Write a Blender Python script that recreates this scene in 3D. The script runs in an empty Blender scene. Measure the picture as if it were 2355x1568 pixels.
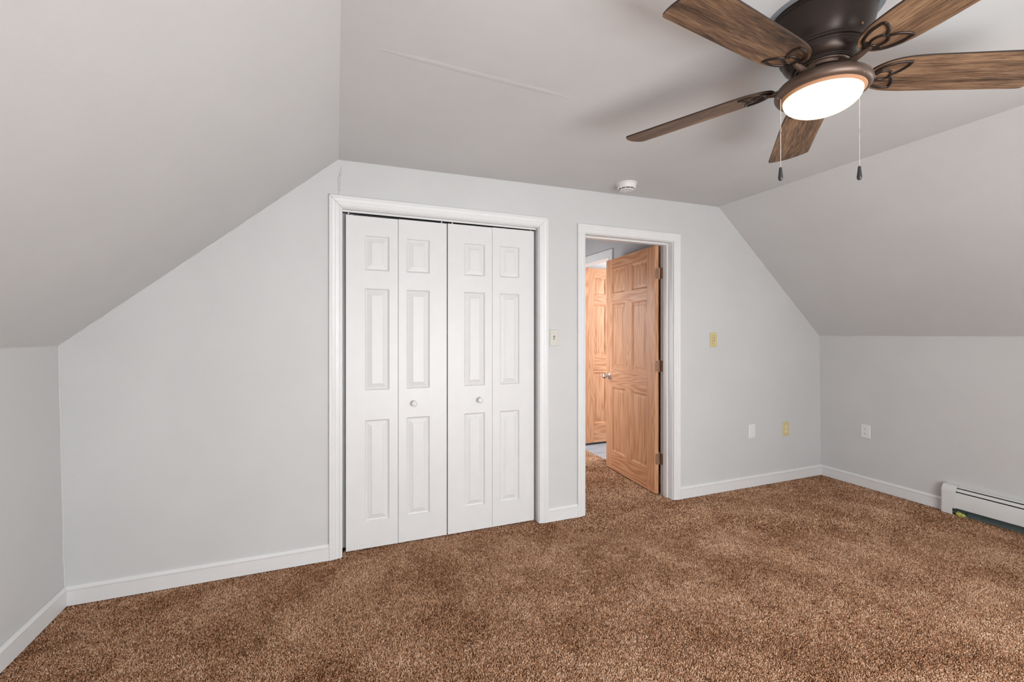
import bpy, math, random
from mathutils import Vector, Matrix, noise as mnoise

random.seed(7)
S = bpy.context.scene
COL = S.collection
PI = math.pi

# ------------------------------------------------------------------ camera
CAM_H = 1.29
cam_d = bpy.data.cameras.new('camera')
cam_d.sensor_fit = 'HORIZONTAL'
cam_d.sensor_width = 36.0
cam_d.lens = 1019.07 / 2355 * 36
cam_d.shift_y = -0.00622
cam_d.clip_start = 0.02
cam = bpy.data.objects.new('camera', cam_d)
COL.objects.link(cam)
cam.location = (0, 0, CAM_H)
cam.rotation_euler = (PI / 2, 0, -0.3788)
S.camera = cam

# ------------------------------------------------------------------ exposure
vs = S.view_settings
vs.view_transform = 'Standard'
vs.look = 'None'
vs.gamma = 1
vs.use_curve_mapping = False
vs.exposure = -0.32
S.cycles.use_denoising = True
S.cycles.max_bounces = 14
S.cycles.diffuse_bounces = 10
S.cycles.sample_clamp_indirect = 8

# ------------------------------------------------------------------ sky
W = bpy.data.worlds.new('world')
S.world = W
W.use_nodes = True
bg = W.node_tree.nodes['Background']
bg.inputs[0].default_value = (0.80, 0.90, 1.0, 1)
bg.inputs[1].default_value = 0.4


def area(name, loc, aim, sx, sy, watts, color):
    l = bpy.data.lights.new(name, 'AREA')
    l.shape = 'RECTANGLE'
    l.size = sx
    l.size_y = sy
    l.energy = watts
    l.color = color
    o = bpy.data.objects.new(name, l)
    COL.objects.link(o)
    o.location = loc
    d = (Vector(aim) - Vector(loc)).normalized()
    o.rotation_euler = d.to_track_quat('-Z', 'Y').to_euler()
    return o


# added lamps for made-up windows behind, in the dormer, hall and far room
area('rear_fill_down', (1.15, -1.27, 1.20), (1.00, 0.2, 0.35), 2.1, 1.3, 94, (0.96, 0.985, 1.0))  # lamp added at the made-up rear window, aimed down at the carpet
area('rear_fill_up', (1.15, -1.27, 0.55), (1.15, -0.1, 1.55), 2.1, 0.8, 92, (0.97, 0.99, 1.0))  # added lamp aimed up to brighten the ceiling and slopes
area('dormer_fill', (4.30, 0.0, 1.45), (0.0, 0.0, 1.45), 0.9, 1.0, 34, (0.95, 1.0, 0.98))  # added side lamp in the made-up dormer
area('hall_fill', (1.47, 4.25, 1.25), (2.7, 4.15, 0.5), 0.85, 1.3, 33, (1.0, 0.985, 0.985))  # lamp added to light the pine door and the hall
area('far_room_fill', (4.28, 3.62, 1.5), (2.6, 4.3, 1.0), 0.9, 1.3, 105, (1.0, 0.98, 0.98))  # added lamp brightening the far room, no window stands there
spot_d = bpy.data.lights.new('hall_fill_spot', 'SPOT')  # spot added to make the hall carpet paler, no fitting is modelled
spot_d.energy = 1200
spot_d.color = (0.72, 0.87, 1.0)
spot_d.spot_size = math.radians(42)
spot_d.spot_blend = 0.35
spot_d.shadow_soft_size = 0.04
spot = bpy.data.objects.new('hall_fill_spot', spot_d)
COL.objects.link(spot)
spot.location = (2.25, 4.42, 2.36)
sun_d = bpy.data.lights.new('sun', 'SUN')  # made-up sun, its floor patch bounces light up to the ceiling
sun_d.energy = 30.0
sun_d.angle = math.radians(1.0)
sun_d.color = (1.0, 0.98, 0.96)
sun = bpy.data.objects.new('sun', sun_d)
COL.objects.link(sun)
sun.rotation_euler = Vector((-0.12, 0.60, -0.79)).to_track_quat('-Z', 'Y').to_euler()

# ------------------------------------------------------------------ measures
D = 2.7494            # room face of the back wall
YB = 2.885            # hall face of the back wall
YR = -1.15            # rear wall behind the camera
XLB, XLT = -1.1997, -1.221     # left knee wall: foot and head (it leans a little)
XRB, XRT = 4.1664, 4.1438      # right knee wall
ZKL, ZKR = 1.2373, 1.2785      # knee wall heights
XCL, ZCL = 0.015, 2.2999       # ceiling edge left
XCR, ZCR = 2.918, 2.3375       # ceiling edge right
CX0, CX1, CZ = 0.0311, 1.2921, 2.0268     # closet opening
HW = 2.60             # hall face of the hall's right wall
EX0, EX1, EZ = 1.6545, 2.4419, 2.0139     # entry opening


def ceil_z(x):
    return ZCL + (x - XCL) / (XCR - XCL) * (ZCR - ZCL)


def roof_z(x):
    if x <= XCL:
        return ZKL + (x - XLT) / (XCL - XLT) * (ZCL - ZKL)
    if x <= XCR:
        return ceil_z(x)
    return ZCR + (x - XCR) / (XRT - XCR) * (ZKR - ZCR)


# ------------------------------------------------------------------ material helpers
class NT:
    def __init__(self, name):
        self.m = bpy.data.materials.new(name)
        self.m.use_nodes = True
        self.t = self.m.node_tree
        self.b = self.t.nodes['Principled BSDF']

    def n(self, kind, **kw):
        nd = self.t.nodes.new(kind)
        for k, v in kw.items():
            if k.startswith('i_'):
                key = k[2:]
                key = int(key) if key.isdigit() else key.replace('_', ' ')
                nd.inputs[key].default_value = v
            else:
                setattr(nd, k, v)
        return nd

    def l(self, a, ao, b, bi):
        self.t.links.new(a.outputs[ao], b.inputs[bi])

    def ramp(self, src, out, stops):
        r = self.n('ShaderNodeValToRGB')
        e = r.color_ramp.elements
        while len(e) < len(stops):
            e.new(0.5)
        for i, (p, c) in enumerate(stops):
            e[i].position = p
            e[i].color = (*c, 1)
        self.l(src, out, r, 0)
        return r

    def bump(self, src, out, strength, dist, normal_from=None):
        b = self.n('ShaderNodeBump')
        b.inputs['Strength'].default_value = strength
        b.inputs['Distance'].default_value = dist
        self.l(src, out, b, 'Height')
        if normal_from:
            self.l(normal_from, 0, b, 'Normal')
        self.l(b, 0, self.b, 'Normal')
        return b


def srgb(r, g, b):
    f = lambda c: (c / 255 / 12.92) if c / 255 <= 0.04045 else ((c / 255 + 0.055) / 1.055) ** 2.4
    return (f(r), f(g), f(b))


def plain(name, col, rough=0.5, metal=0.0, spec=0.5, bump=None):
    m = NT(name)
    m.b.inputs['Roughness'].default_value = rough
    m.b.inputs['Metallic'].default_value = metal
    m.b.inputs['Specular IOR Level'].default_value = spec
    tc = m.n('ShaderNodeTexCoord')
    nz = m.n('ShaderNodeTexNoise', i_Scale=12.0 if not bump else 35.0, i_Detail=2.0)
    m.l(tc, 'Object', nz, 'Vector')
    c0 = tuple(c * 0.985 for c in col)
    c1 = tuple(min(1, c * 1.015) for c in col)
    r = m.ramp(nz, 0, [(0.3, c0), (0.7, c1)])
    m.l(r, 0, m.b, 'Base Color')
    if bump:
        m.bump(nz, 0, bump, 0.002)
    return m.m


def wall_paint(name, col, sc=1.0):
    m = NT(name)
    m.b.inputs['Roughness'].default_value = 0.55
    m.b.inputs['Specular IOR Level'].default_value = 0.25
    tc = m.n('ShaderNodeTexCoord')
    big = m.n('ShaderNodeTexNoise', i_Scale=1.6, i_Detail=3.0, i_Roughness=0.6)
    m.l(tc, 'Object', big, 'Vector')
    c0 = tuple(c * 0.975 for c in col)
    c1 = tuple(min(1, c * 1.02) for c in col)
    r = m.ramp(big, 0, [(0.35, c0), (0.65, c1)])
    m.l(r, 0, m.b, 'Base Color')
    fine = m.n('ShaderNodeTexNoise', i_Scale=190.0, i_Detail=4.0, i_Roughness=0.7)
    m.l(tc, 'Object', fine, 'Vector')
    med = m.n('ShaderNodeTexNoise', i_Scale=7.0, i_Detail=5.0, i_Roughness=0.55)
    m.l(tc, 'Object', med, 'Vector')
    b1 = m.n('ShaderNodeBump')
    b1.inputs['Strength'].default_value = 0.10 * sc
    b1.inputs['Distance'].default_value = 0.02
    m.l(med, 0, b1, 'Height')
    m.bump(fine, 0, 0.10 * sc, 0.001, b1)
    return m.m


def carpet_mat(name, dark, mid, light, base=False):
    """yarn colours: each tuft has its own tone (attribute), with soft random tone patches over the floor"""
    m = NT(name)
    m.b.inputs['Roughness'].default_value = 1.0
    m.b.inputs['Specular IOR Level'].default_value = 0.02
    tc = m.n('ShaderNodeTexCoord')
    blot = m.n('ShaderNodeTexNoise', i_Scale=3.2, i_Detail=5.0, i_Roughness=0.62, i_Distortion=0.4)
    m.l(tc, 'Object', blot, 'Vector')
    clump = m.n('ShaderNodeTexNoise', i_Scale=26.0, i_Detail=3.0, i_Roughness=0.6)
    m.l(tc, 'Object', clump, 'Vector')

    def mad(a, ao, k, b=None, bo=0, add=0.0):
        x = m.n('ShaderNodeMath', operation='MULTIPLY_ADD')
        m.l(a, ao, x, 0)
        x.inputs[1].default_value = k
        if b is None:
            x.inputs[2].default_value = add
        else:
            m.l(b, bo, x, 2)
        return x
    if base:
        fine = m.n('ShaderNodeTexNoise', i_Scale=260.0, i_Detail=3.0, i_Roughness=0.75)
        m.l(tc, 'Object', fine, 'Vector')
        h = mad(fine, 0, 0.8, add=-0.30)
    else:
        at = m.n('ShaderNodeAttribute', attribute_name='yarn')
        h = mad(at, 'Fac', 0.80, add=-0.30)
    h = mad(clump, 0, 0.30, h)
    h = mad(blot, 0, 0.66, h)
    r = m.ramp(h, 0, [(0.26, dark), (0.645, mid), (0.92, light)])
    m.l(r, 0, m.b, 'Base Color')
    return m.m


def pine_mat(name, axis, c_light, c_mid, c_dark):
    """pine boards, the grain runs along local axis 0=x or 2=z"""
    m = NT(name)
    m.b.inputs['Roughness'].default_value = 0.42
    m.b.inputs['Specular IOR Level'].default_value = 0.35
    tc = m.n('ShaderNodeTexCoord')
    oi = m.n('ShaderNodeObjectInfo')
    mp = m.n('ShaderNodeMapping')
    sc = [8.5, 8.5, 8.5]
    sc[axis] = 0.7
    mp.inputs['Scale'].default_value = sc
    add = m.n('ShaderNodeVectorMath', operation='MULTIPLY_ADD')
    m.l(oi, 'Random', add, 0)
    add.inputs[1].default_value = (7.3, 5.1, 9.7)
    m.l(tc, 'Object', add, 2)
    m.l(add, 0, mp, 'Vector')
    n1 = m.n('ShaderNodeTexNoise', i_Scale=1.0, i_Detail=2.0, i_Roughness=0.45, i_Distortion=0.25)
    m.l(mp, 0, n1, 'Vector')
    mul = m.n('ShaderNodeMath', operation='MULTIPLY')
    mul.inputs[1].default_value = 85.0
    m.l(n1, 0, mul, 0)
    sn = m.n('ShaderNodeMath', operation='SINE')
    m.l(mul, 0, sn, 0)
    mp2 = m.n('ShaderNodeMapping')
    s2 = [150.0, 150.0, 150.0]
    s2[axis] = 2.5
    mp2.inputs['Scale'].default_value = s2
    m.l(tc, 'Object', mp2, 'Vector')
    n2 = m.n('ShaderNodeTexNoise', i_Scale=1.0, i_Detail=3.0, i_Roughness=0.6)
    m.l(mp2, 0, n2, 'Vector')
    a = m.n('ShaderNodeMath', operation='MULTIPLY_ADD')
    m.l(sn, 0, a, 0)
    a.inputs[1].default_value = 0.18
    a2 = m.n('ShaderNodeMath', operation='MULTIPLY_ADD')
    m.l(n2, 0, a2, 0)
    a2.inputs[1].default_value = 0.55
    a2.inputs[2].default_value = 0.22
    m.l(a2, 0, a, 2)
    r = m.ramp(a, 0, [(0.30, c_light), (0.60, c_mid), (0.82, c_dark)])
    m.l(r, 0, m.b, 'Base Color')
    m.bump(n2, 0, 0.06, 0.001)
    return m.m


def walnut_mat(name):
    m = NT(name)
    m.b.inputs['Roughness'].default_value = 0.5
    m.b.inputs['Specular IOR Level'].default_value = 0.3
    tc = m.n('ShaderNodeTexCoord')
    oi = m.n('ShaderNodeObjectInfo')
    add = m.n('ShaderNodeVectorMath', operation='MULTIPLY_ADD')
    m.l(oi, 'Random', add, 0)
    add.inputs[1].default_value = (3.3, 5.1, 2.7)
    m.l(tc, 'Object', add, 2)
    mp = m.n('ShaderNodeMapping')
    mp.inputs['Scale'].default_value = (1.6, 16, 16)
    m.l(add, 0, mp, 'Vector')
    n1 = m.n('ShaderNodeTexNoise', i_Scale=1.0, i_Detail=4.0, i_Roughness=0.6, i_Distortion=1.0)
    m.l(mp, 0, n1, 'Vector')
    mp2 = m.n('ShaderNodeMapping')
    mp2.inputs['Scale'].default_value = (14, 330, 330)
    m.l(add, 0, mp2, 'Vector')
    n2 = m.n('ShaderNodeTexNoise', i_Scale=1.0, i_Detail=4.0, i_Roughness=0.7)
    m.l(mp2, 0, n2, 'Vector')
    a = m.n('ShaderNodeMath', operation='MULTIPLY_ADD')
    m.l(n2, 0, a, 0)
    a.inputs[1].default_value = 0.9
    b = m.n('ShaderNodeMath', operation='MULTIPLY_ADD')
    m.l(n1, 0, b, 0)
    b.inputs[1].default_value = 0.75
    b.inputs[2].default_value = -0.32
    m.l(b, 0, a, 2)
    r = m.ramp(a, 0, [(0.30, srgb(42, 32, 26)), (0.5, srgb(104, 79, 60)), (0.74, srgb(160, 130, 101))])
    m.l(r, 0, m.b, 'Base Color')
    m.bump(n2, 0, 0.25, 0.001)
    return m.m


def vinyl_mat(name):
    m = NT(name)
    m.b.inputs['Roughness'].default_value = 0.35
    tc = m.n('ShaderNodeTexCoord')
    mp = m.n('ShaderNodeMapping')
    mp.inputs['Scale'].default_value = (3.0, 40, 1)
    m.l(tc, 'Object', mp, 'Vector')
    nz = m.n('ShaderNodeTexNoise', i_Scale=1.0, i_Detail=4.0)
    m.l(mp, 0, nz, 'Vector')
    r = m.ramp(nz, 0, [(0.3, srgb(120, 128, 138)), (0.7, srgb(176, 184, 192))])
    m.l(r, 0, m.b, 'Base Color')
    return m.m


def glow_mat(name, col, strength):
    m = NT(name)
    m.b.inputs['Base Color'].default_value = (0.9, 0.85, 0.75, 1)
    m.b.inputs['Roughness'].default_value = 0.25
    tc = m.n('ShaderNodeTexCoord')
    nz = m.n('ShaderNodeTexNoise', i_Scale=9.0, i_Detail=2.0, i_Distortion=0.6)
    m.l(tc, 'Object', nz, 'Vector')
    r = m.ramp(nz, 0, [(0.35, (col[0], col[1], col[2])), (0.7, (col[0], col[1] * 0.93, col[2] * 0.66))])
    m.l(r, 0, m.b, 'Emission Color')
    m.b.inputs['Emission Strength'].default_value = strength
    return m.m


def pane_mat(name):
    m = NT(name)
    tr = m.n('ShaderNodeBsdfTransparent')
    gl = m.n('ShaderNodeBsdfGlossy')
    gl.inputs['Roughness'].default_value = 0.02
    mx = m.n('ShaderNodeMixShader')
    mx.inputs[0].default_value = 0.05
    m.l(tr, 0, mx, 1)
    m.l(gl, 0, mx, 2)
    out = m.t.nodes['Material Output']
    m.t.links.new(mx.outputs[0], out.inputs[0])
    return m.m


M = {}
GREY = (0.584, 0.591, 0.596)
M['wall'] = wall_paint('grey_wall_paint', GREY)
M['ceil'] = wall_paint('grey_ceiling_paint', GREY, 1.5)
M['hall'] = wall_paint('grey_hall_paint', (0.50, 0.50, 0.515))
M['white'] = plain('white_gloss_paint', (0.71, 0.715, 0.72), 0.35)
M['door_white'] = plain('white_door_paint', (0.695, 0.70, 0.705), 0.4)
M['carpet'] = carpet_mat('brown_carpet_yarn', srgb(104, 68, 47), srgb(206, 156, 120), srgb(255, 226, 198))
M['carpet_base'] = carpet_mat('brown_carpet_backing', srgb(60, 36, 24), srgb(96, 66, 46), srgb(130, 94, 68), True)
M['pine_v'] = pine_mat('pine_upright_grain', 2, srgb(208, 158, 122), srgb(196, 142, 104), srgb(166, 106, 70))
M['pine_h'] = pine_mat('pine_level_grain', 0, srgb(208, 158, 122), srgb(192, 136, 98), srgb(162, 100, 64))
M['bronze'] = plain('oil_rubbed_bronze', srgb(58, 49, 45), 0.36, 0.7)
M['bronze_light'] = plain('brown_bronze', srgb(100, 82, 72), 0.42, 0.55)
M['plate'] = plain('blue_grey_plate', srgb(128, 136, 142), 0.6)
M['walnut'] = walnut_mat('weathered_walnut')
M['edge'] = plain('dark_blade_edge', srgb(48, 32, 24), 0.5)
M['bowl'] = glow_mat('frosted_lit_glass', (1.0, 0.89, 0.62), 1.7)
M['bezel'] = plain('glow_tinted_bezel', srgb(172, 128, 98), 0.7)  # orange glow of the bowl on the ring put into this colour
M['brass'] = plain('antique_brass', srgb(172, 136, 112), 0.35, 0.55)
M['chrome'] = plain('chrome', (0.75, 0.74, 0.75), 0.1, 1.0)
M['chain'] = plain('nickel_bead_chain', (0.62, 0.60, 0.58), 0.2, 1.0)
M['black'] = plain('black_wood', srgb(46, 46, 48), 0.35)
M['dark'] = plain('dark_void', (0.012, 0.012, 0.013), 0.9)
M['plastic'] = plain('white_plastic', (0.74, 0.74, 0.74), 0.4)
M['cream'] = plain('cream_plastic', (0.60, 0.585, 0.54), 0.4)
M['ivory'] = plain('ivory_plastic', srgb(204, 190, 140), 0.4)
M['ivory_light'] = plain('pale_ivory_plastic', srgb(226, 216, 180), 0.4)
M['heater'] = plain('white_enamel', (0.66, 0.665, 0.66), 0.35)
M['slate'] = plain('grey_green_metal', srgb(84, 96, 94), 0.6)
M['foam'] = plain('yellow_insulation', srgb(184, 184, 96), 0.95, bump=0.8)
M['vinyl'] = vinyl_mat('blue_grey_vinyl_planks')
M['pane'] = pane_mat('window_glass')
M['crack'] = plain('crack_line', (0.16, 0.16, 0.16), 0.9)


# ------------------------------------------------------------------ mesh builder
class MB:
    def __init__(self):
        self.v = []
        self.f = []
        self.mi = []

    def add(self, verts, faces, mi=0):
        o = len(self.v)
        self.v += [tuple(p) for p in verts]
        self.f += [tuple(i + o for i in f) for f in faces]
        self.mi += [mi] * len(faces)
        return self

    def hexa(self, p, mi=0):
        """eight corners: bottom ring 0-3, top ring 4-7"""
        return self.add(p, [(3, 2, 1, 0), (4, 5, 6, 7), (0, 1, 5, 4), (1, 2, 6, 5), (2, 3, 7, 6), (3, 0, 4, 7)], mi)

    def box(self, a, b, mi=0):
        x0, x1 = sorted((a[0], b[0]))
        y0, y1 = sorted((a[1], b[1]))
        z0, z1 = sorted((a[2], b[2]))
        return self.hexa([(x0, y0, z0), (x1, y0, z0), (x1, y1, z0), (x0, y1, z0),
                          (x0, y0, z1), (x1, y0, z1), (x1, y1, z1), (x0, y1, z1)], mi)

    def prism(self, poly, vec, mi=0):
        """poly: list of 3D points, swept by vec"""
        n = len(poly)
        a = [Vector(p) for p in poly]
        b = [p + Vector(vec) for p in a]
        return self.add(a + b, [tuple(range(n))[::-1], tuple(range(n, 2 * n))] +
                        [(i, (i + 1) % n, n + (i + 1) % n, n + i) for i in range(n)], mi)

    def lathe(self, prof, c=(0, 0, 0), seg=48, mi=0, axis=None, closed=False):
        """prof: (r, z) pairs; turned about z through c (or about `axis`)"""
        c = Vector(c)
        q = Vector((0, 0, 1)).rotation_difference(Vector(axis)) if axis is not None else None
        vs_, fs = [], []
        n = len(prof)
        for r, z in prof:
            for k in range(seg):
                t = 2 * PI * k / seg
                p = Vector((r * math.cos(t), r * math.sin(t), z))
                if q:
                    p = q @ p
                vs_.append(p + c)
        for i in range(n - 1 + (1 if closed else 0)):
            j = (i + 1) % n
            for k in range(seg):
                k2 = (k + 1) % seg
                fs.append((i * seg + k, j * seg + k, j * seg + k2, i * seg + k2))
        if not closed:
            if prof[0][0] > 1e-6:
                fs.append(tuple(range(seg)))
            if prof[-1][0] > 1e-6:
                fs.append(tuple((n - 1) * seg + k for k in range(seg))[::-1])
        return self.add(vs_, fs, mi)

    def tube(self, pts, r, seg=10, closed=False, flat=1.0, up=(0, 0, 1), mi=0, taper=None):
        pts = [Vector(p) for p in pts]
        n = len(pts)
        vs_, fs = [], []
        for i, p in enumerate(pts):
            if closed:
                t = pts[(i + 1) % n] - pts[i - 1]
            else:
                t = pts[min(i + 1, n - 1)] - pts[max(i - 1, 0)]
            t.normalize()
            u = Vector(up)
            s = t.cross(u)
            if s.length < 1e-4:
                s = t.cross(Vector((1, 0, 0)))
            s.normalize()
            w = s.cross(t).normalized()
            rr = r * (taper[i] if taper else 1)
            for k in range(seg):
                a = 2 * PI * k / seg
                vs_.append(p + s * (rr * math.cos(a)) + w * (rr * flat * math.sin(a)))
        for i in range(n if closed else n - 1):
            j = (i + 1) % n
            for k in range(seg):
                k2 = (k + 1) % seg
                fs.append((i * seg + k, i * seg + k2, j * seg + k2, j * seg + k))
        if not closed:
            fs.append(tuple(range(seg))[::-1])
            fs.append(tuple((n - 1) * seg + k for k in range(seg)))
        return self.add(vs_, fs, mi)

    def ball(self, c, r, u=10, v=6, sc=(1, 1, 1), mi=0):
        vs_ = [(c[0], c[1], c[2] + r * sc[2])]
        for i in range(1, v):
            a = PI * i / v
            for k in range(u):
                t = 2 * PI * k / u
                vs_.append((c[0] + r * sc[0] * math.sin(a) * math.cos(t), c[1] + r * sc[1] * math.sin(a) * math.sin(t),
                            c[2] + r * sc[2] * math.cos(a)))
        vs_.append((c[0], c[1], c[2] - r * sc[2]))
        fs = [(0, 1 + k, 1 + (k + 1) % u) for k in range(u)]
        for i in range(v - 2):
            for k in range(u):
                fs.append((1 + i * u + k, 1 + (i + 1) * u + k, 1 + (i + 1) * u + (k + 1) % u, 1 + i * u + (k + 1) % u))
        e = len(vs_) - 1
        fs += [(e, 1 + (v - 2) * u + (k + 1) % u, 1 + (v - 2) * u + k) for k in range(u)]
        return self.add(vs_, fs, mi)


ORG = {}


def obj(name, mb, mats, parent=None, smooth=35, local=False, bevel=0.0):
    """link a mesh; its vertices are in world coordinates (or the parent's when local)"""
    me = bpy.data.meshes.new(name)
    if local:
        c = Vector((0, 0, 0))
    else:
        lo = Vector([min(p[i] for p in mb.v) for i in range(3)])
        hi = Vector([max(p[i] for p in mb.v) for i in range(3)])
        c = (lo + hi) / 2
    me.from_pydata([tuple(Vector(p) - c) for p in mb.v], [], mb.f)
    if not isinstance(mats, (list, tuple)):
        mats = [mats]
    for m in mats:
        me.materials.append(m)
    for p, mi in zip(me.polygons, mb.mi):
        p.material_index = mi
    me.validate()
    import bmesh
    b = bmesh.new()
    b.from_mesh(me)
    bmesh.ops.recalc_face_normals(b, faces=b.faces)
    b.to_mesh(me)
    b.free()
    if smooth:
        me.shade_smooth()
        me.set_sharp_from_angle(angle=math.radians(smooth))
    o = bpy.data.objects.new(name, me)
    COL.objects.link(o)
    if local:
        o.parent = parent
        ORG[o] = Vector((0, 0, 0))
    else:
        if parent is not None:
            o.parent = parent
            o.location = c - ORG[parent]
        else:
            o.location = c
        ORG[o] = c
    if bevel:
        md = o.modifiers.new('bevel', 'BEVEL')
        md.width = bevel
        md.segments = 2
        md.limit_method = 'ANGLE'
        md.angle_limit = math.radians(40)
    return o


def tag(o, label, cat, group=None, kind=None):
    o['label'] = label
    o['category'] = cat
    if group:
        o['group'] = group
    if kind:
        o['kind'] = kind
    return o


def thing(name, loc, label, cat, group=None, kind=None):
    o = bpy.data.objects.new(name, None)
    o.empty_display_size = 0.05
    COL.objects.link(o)
    o.location = loc
    ORG[o] = Vector(loc)
    return tag(o, label, cat, group, kind)


def struct(name, mb, mat, label, cat, smooth=35, bevel=0.0):
    o = obj(name, mb, mat, None, smooth, bevel=bevel)
    return tag(o, label, cat, kind='structure')


# ------------------------------------------------------------------ room shell
def column(mb, x0, x1, z0, z0b=None):
    """a slice of the back wall between x0 and x1 from z0 up to the roof line"""
    xs = [x0] + [b for b in (XCL, XCR) if x0 < b < x1] + [x1]
    poly = [(x0, D, z0), (x1, D, z0)] + [(x, D, roof_z(x)) for x in reversed(xs)]
    mb.prism(poly, (0, YB - D, 0))


w = MB()
w.prism([(XLB, D, 0), (CX0 - 0.019, D, 0), (CX0 - 0.019, D, roof_z(CX0 - 0.019)), (XCL, D, ZCL), (XLT, D, ZKL)][:3] +
        [(XCL, D, ZCL)][:0] + [(XLT, D, ZKL)], (0, YB - D, 0))
column(w, CX0 - 0.019, CX1 + 0.019, CZ + 0.019)
column(w, CX1 + 0.019, EX0 - 0.019, 0)
column(w, EX0 - 0.019, EX1 + 0.019, EZ + 0.019)
xe = EX1 + 0.019
w.prism([(xe, D, 0), (XRB, D, 0), (XRT, D, ZKR), (XCR, D, ZCR), (xe, D, roof_z(xe))], (0, YB - D, 0))
struct('wall_back', w, M['wall'], 'grey gable wall with the closet and the open doorway', 'wall', smooth=0)

w = MB()
w.prism([(XLB, YR, 0), (XLT, YR, ZKL), (XLT - 0.1, YR, ZKL), (XLB - 0.1, YR, 0)], (0, YB - YR, 0))
struct('wall_left', w, M['wall'], 'low grey knee wall at the left edge', 'wall', smooth=0)
w = MB()
w.prism([(XRB, 0.55, 0), (XRT, 0.55, ZKR), (XRT + 0.12, 0.55, ZKR), (XRB + 0.12, 0.55, 0)], (0, YB - 0.55, 0))
w.prism([(XRB, YR, 0), (XRT, YR, ZKR), (XRT + 0.12, YR, ZKR), (XRB + 0.12, YR, 0)], (0, -0.55 - YR, 0))
w.box((XRB, -0.55, 0), (XRB + 0.12, 0.55, 0.92))
struct('wall_right', w, M['wall'], 'low grey knee wall on the right carrying the white outlet', 'wall', smooth=0)
w = MB()
w.prism([(XLT, YR, ZKL), (XCL, YR, ZCL), (XCL - 0.06, YR, ZCL + 0.08), (XLT - 0.08, YR, ZKL + 0.06)], (0, YB - YR, 0))
struct('wall_left_slope', w, M['ceil'], 'big sloping grey wall under the roof on the left', 'sloped wall', smooth=0)
# right slope, cut away for the made-up dormer behind the camera's right shoulder
XD = 3.22
w = MB()


def rs(xa, xb, ya, yb):
    w.prism([(xa, ya, roof_z(xa)), (xb, ya, roof_z(xb)), (xb + 0.07, ya, roof_z(xb) + 0.07), (xa + 0.07, ya, roof_z(xa) + 0.07)],
            (0, yb - ya, 0))


rs(XCR, XRT, 0.55, YB)
rs(XCR, XRT, YR, -0.55)
rs(XCR, XD, -0.55, 0.55)
struct('wall_right_slope', w, M['ceil'], 'sloping grey wall under the roof on the right', 'sloped wall', smooth=0)
w = MB()
zd = roof_z(XD)
w.prism([(XD, 0.547, zd), (XRB + 0.12, 0.547, zd), (XRB + 0.12, 0.547, 0.9), (XRB - 0.003, 0.547, 0.9), (XRT - 0.003, 0.547, ZKR)], (0, 0.08, 0))
w.prism([(XD, -0.547, zd), (XRB + 0.12, -0.547, zd), (XRB + 0.12, -0.547, 0.9), (XRB - 0.003, -0.547, 0.9), (XRT - 0.003, -0.547, ZKR)], (0, -0.08, 0))
w.box((XD, -0.63, zd), (XRB + 0.12, 0.63, zd + 0.06))
w.box((XRB, -0.55, 1.96), (XRB + 0.12, 0.55, zd))
w.box((XRB, -0.55, 0.92), (XRB + 0.12, -0.48, 1.96))
w.box((XRB, 0.48, 0.92), (XRB + 0.12, 0.55, 1.96))
struct('wall_added_dormer', w, M['wall'], 'made-up grey dormer around the side window, out of frame to the right', 'wall', smooth=0)  # unseen dormer added to let in side light
w = MB()
w.prism([(XCL, YR, ZCL), (XCR, YR, ZCR), (XCR, YR, ZCR + 0.1), (XCL, YR, ZCL + 0.1)], (0, YB - YR, 0))
struct('ceiling', w, M['ceil'], 'flat grey ceiling strip carrying the fan and smoke detector', 'ceiling', smooth=0)

# rear gable wall with an added wide window to light the room
RX0, RX1, RZ0, RZ1 = 0.05, 2.25, 0.10, 1.95
w = MB()
w.prism([(XLB, YR, 0), (RX0, YR, 0), (RX0, YR, roof_z(RX0)), (XCL, YR, ZCL), (XLT, YR, ZKL)], (0, -0.1, 0))
w.prism([(RX1, YR, 0), (XRB, YR, 0), (XRT, YR, ZKR), (XCR, YR, ZCR), (RX1, YR, roof_z(RX1))], (0, -0.1, 0))
w.box((RX0, YR, 0), (RX1, YR - 0.1, RZ0))
w.prism([(RX0, YR, RZ1), (RX1, YR, RZ1), (RX1, YR, roof_z(RX1)), (RX0, YR, roof_z(RX0))], (0, -0.1, 0))
struct('wall_rear', w, M['wall'], 'grey gable wall behind the camera with a made-up wide window', 'wall', smooth=0)


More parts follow.
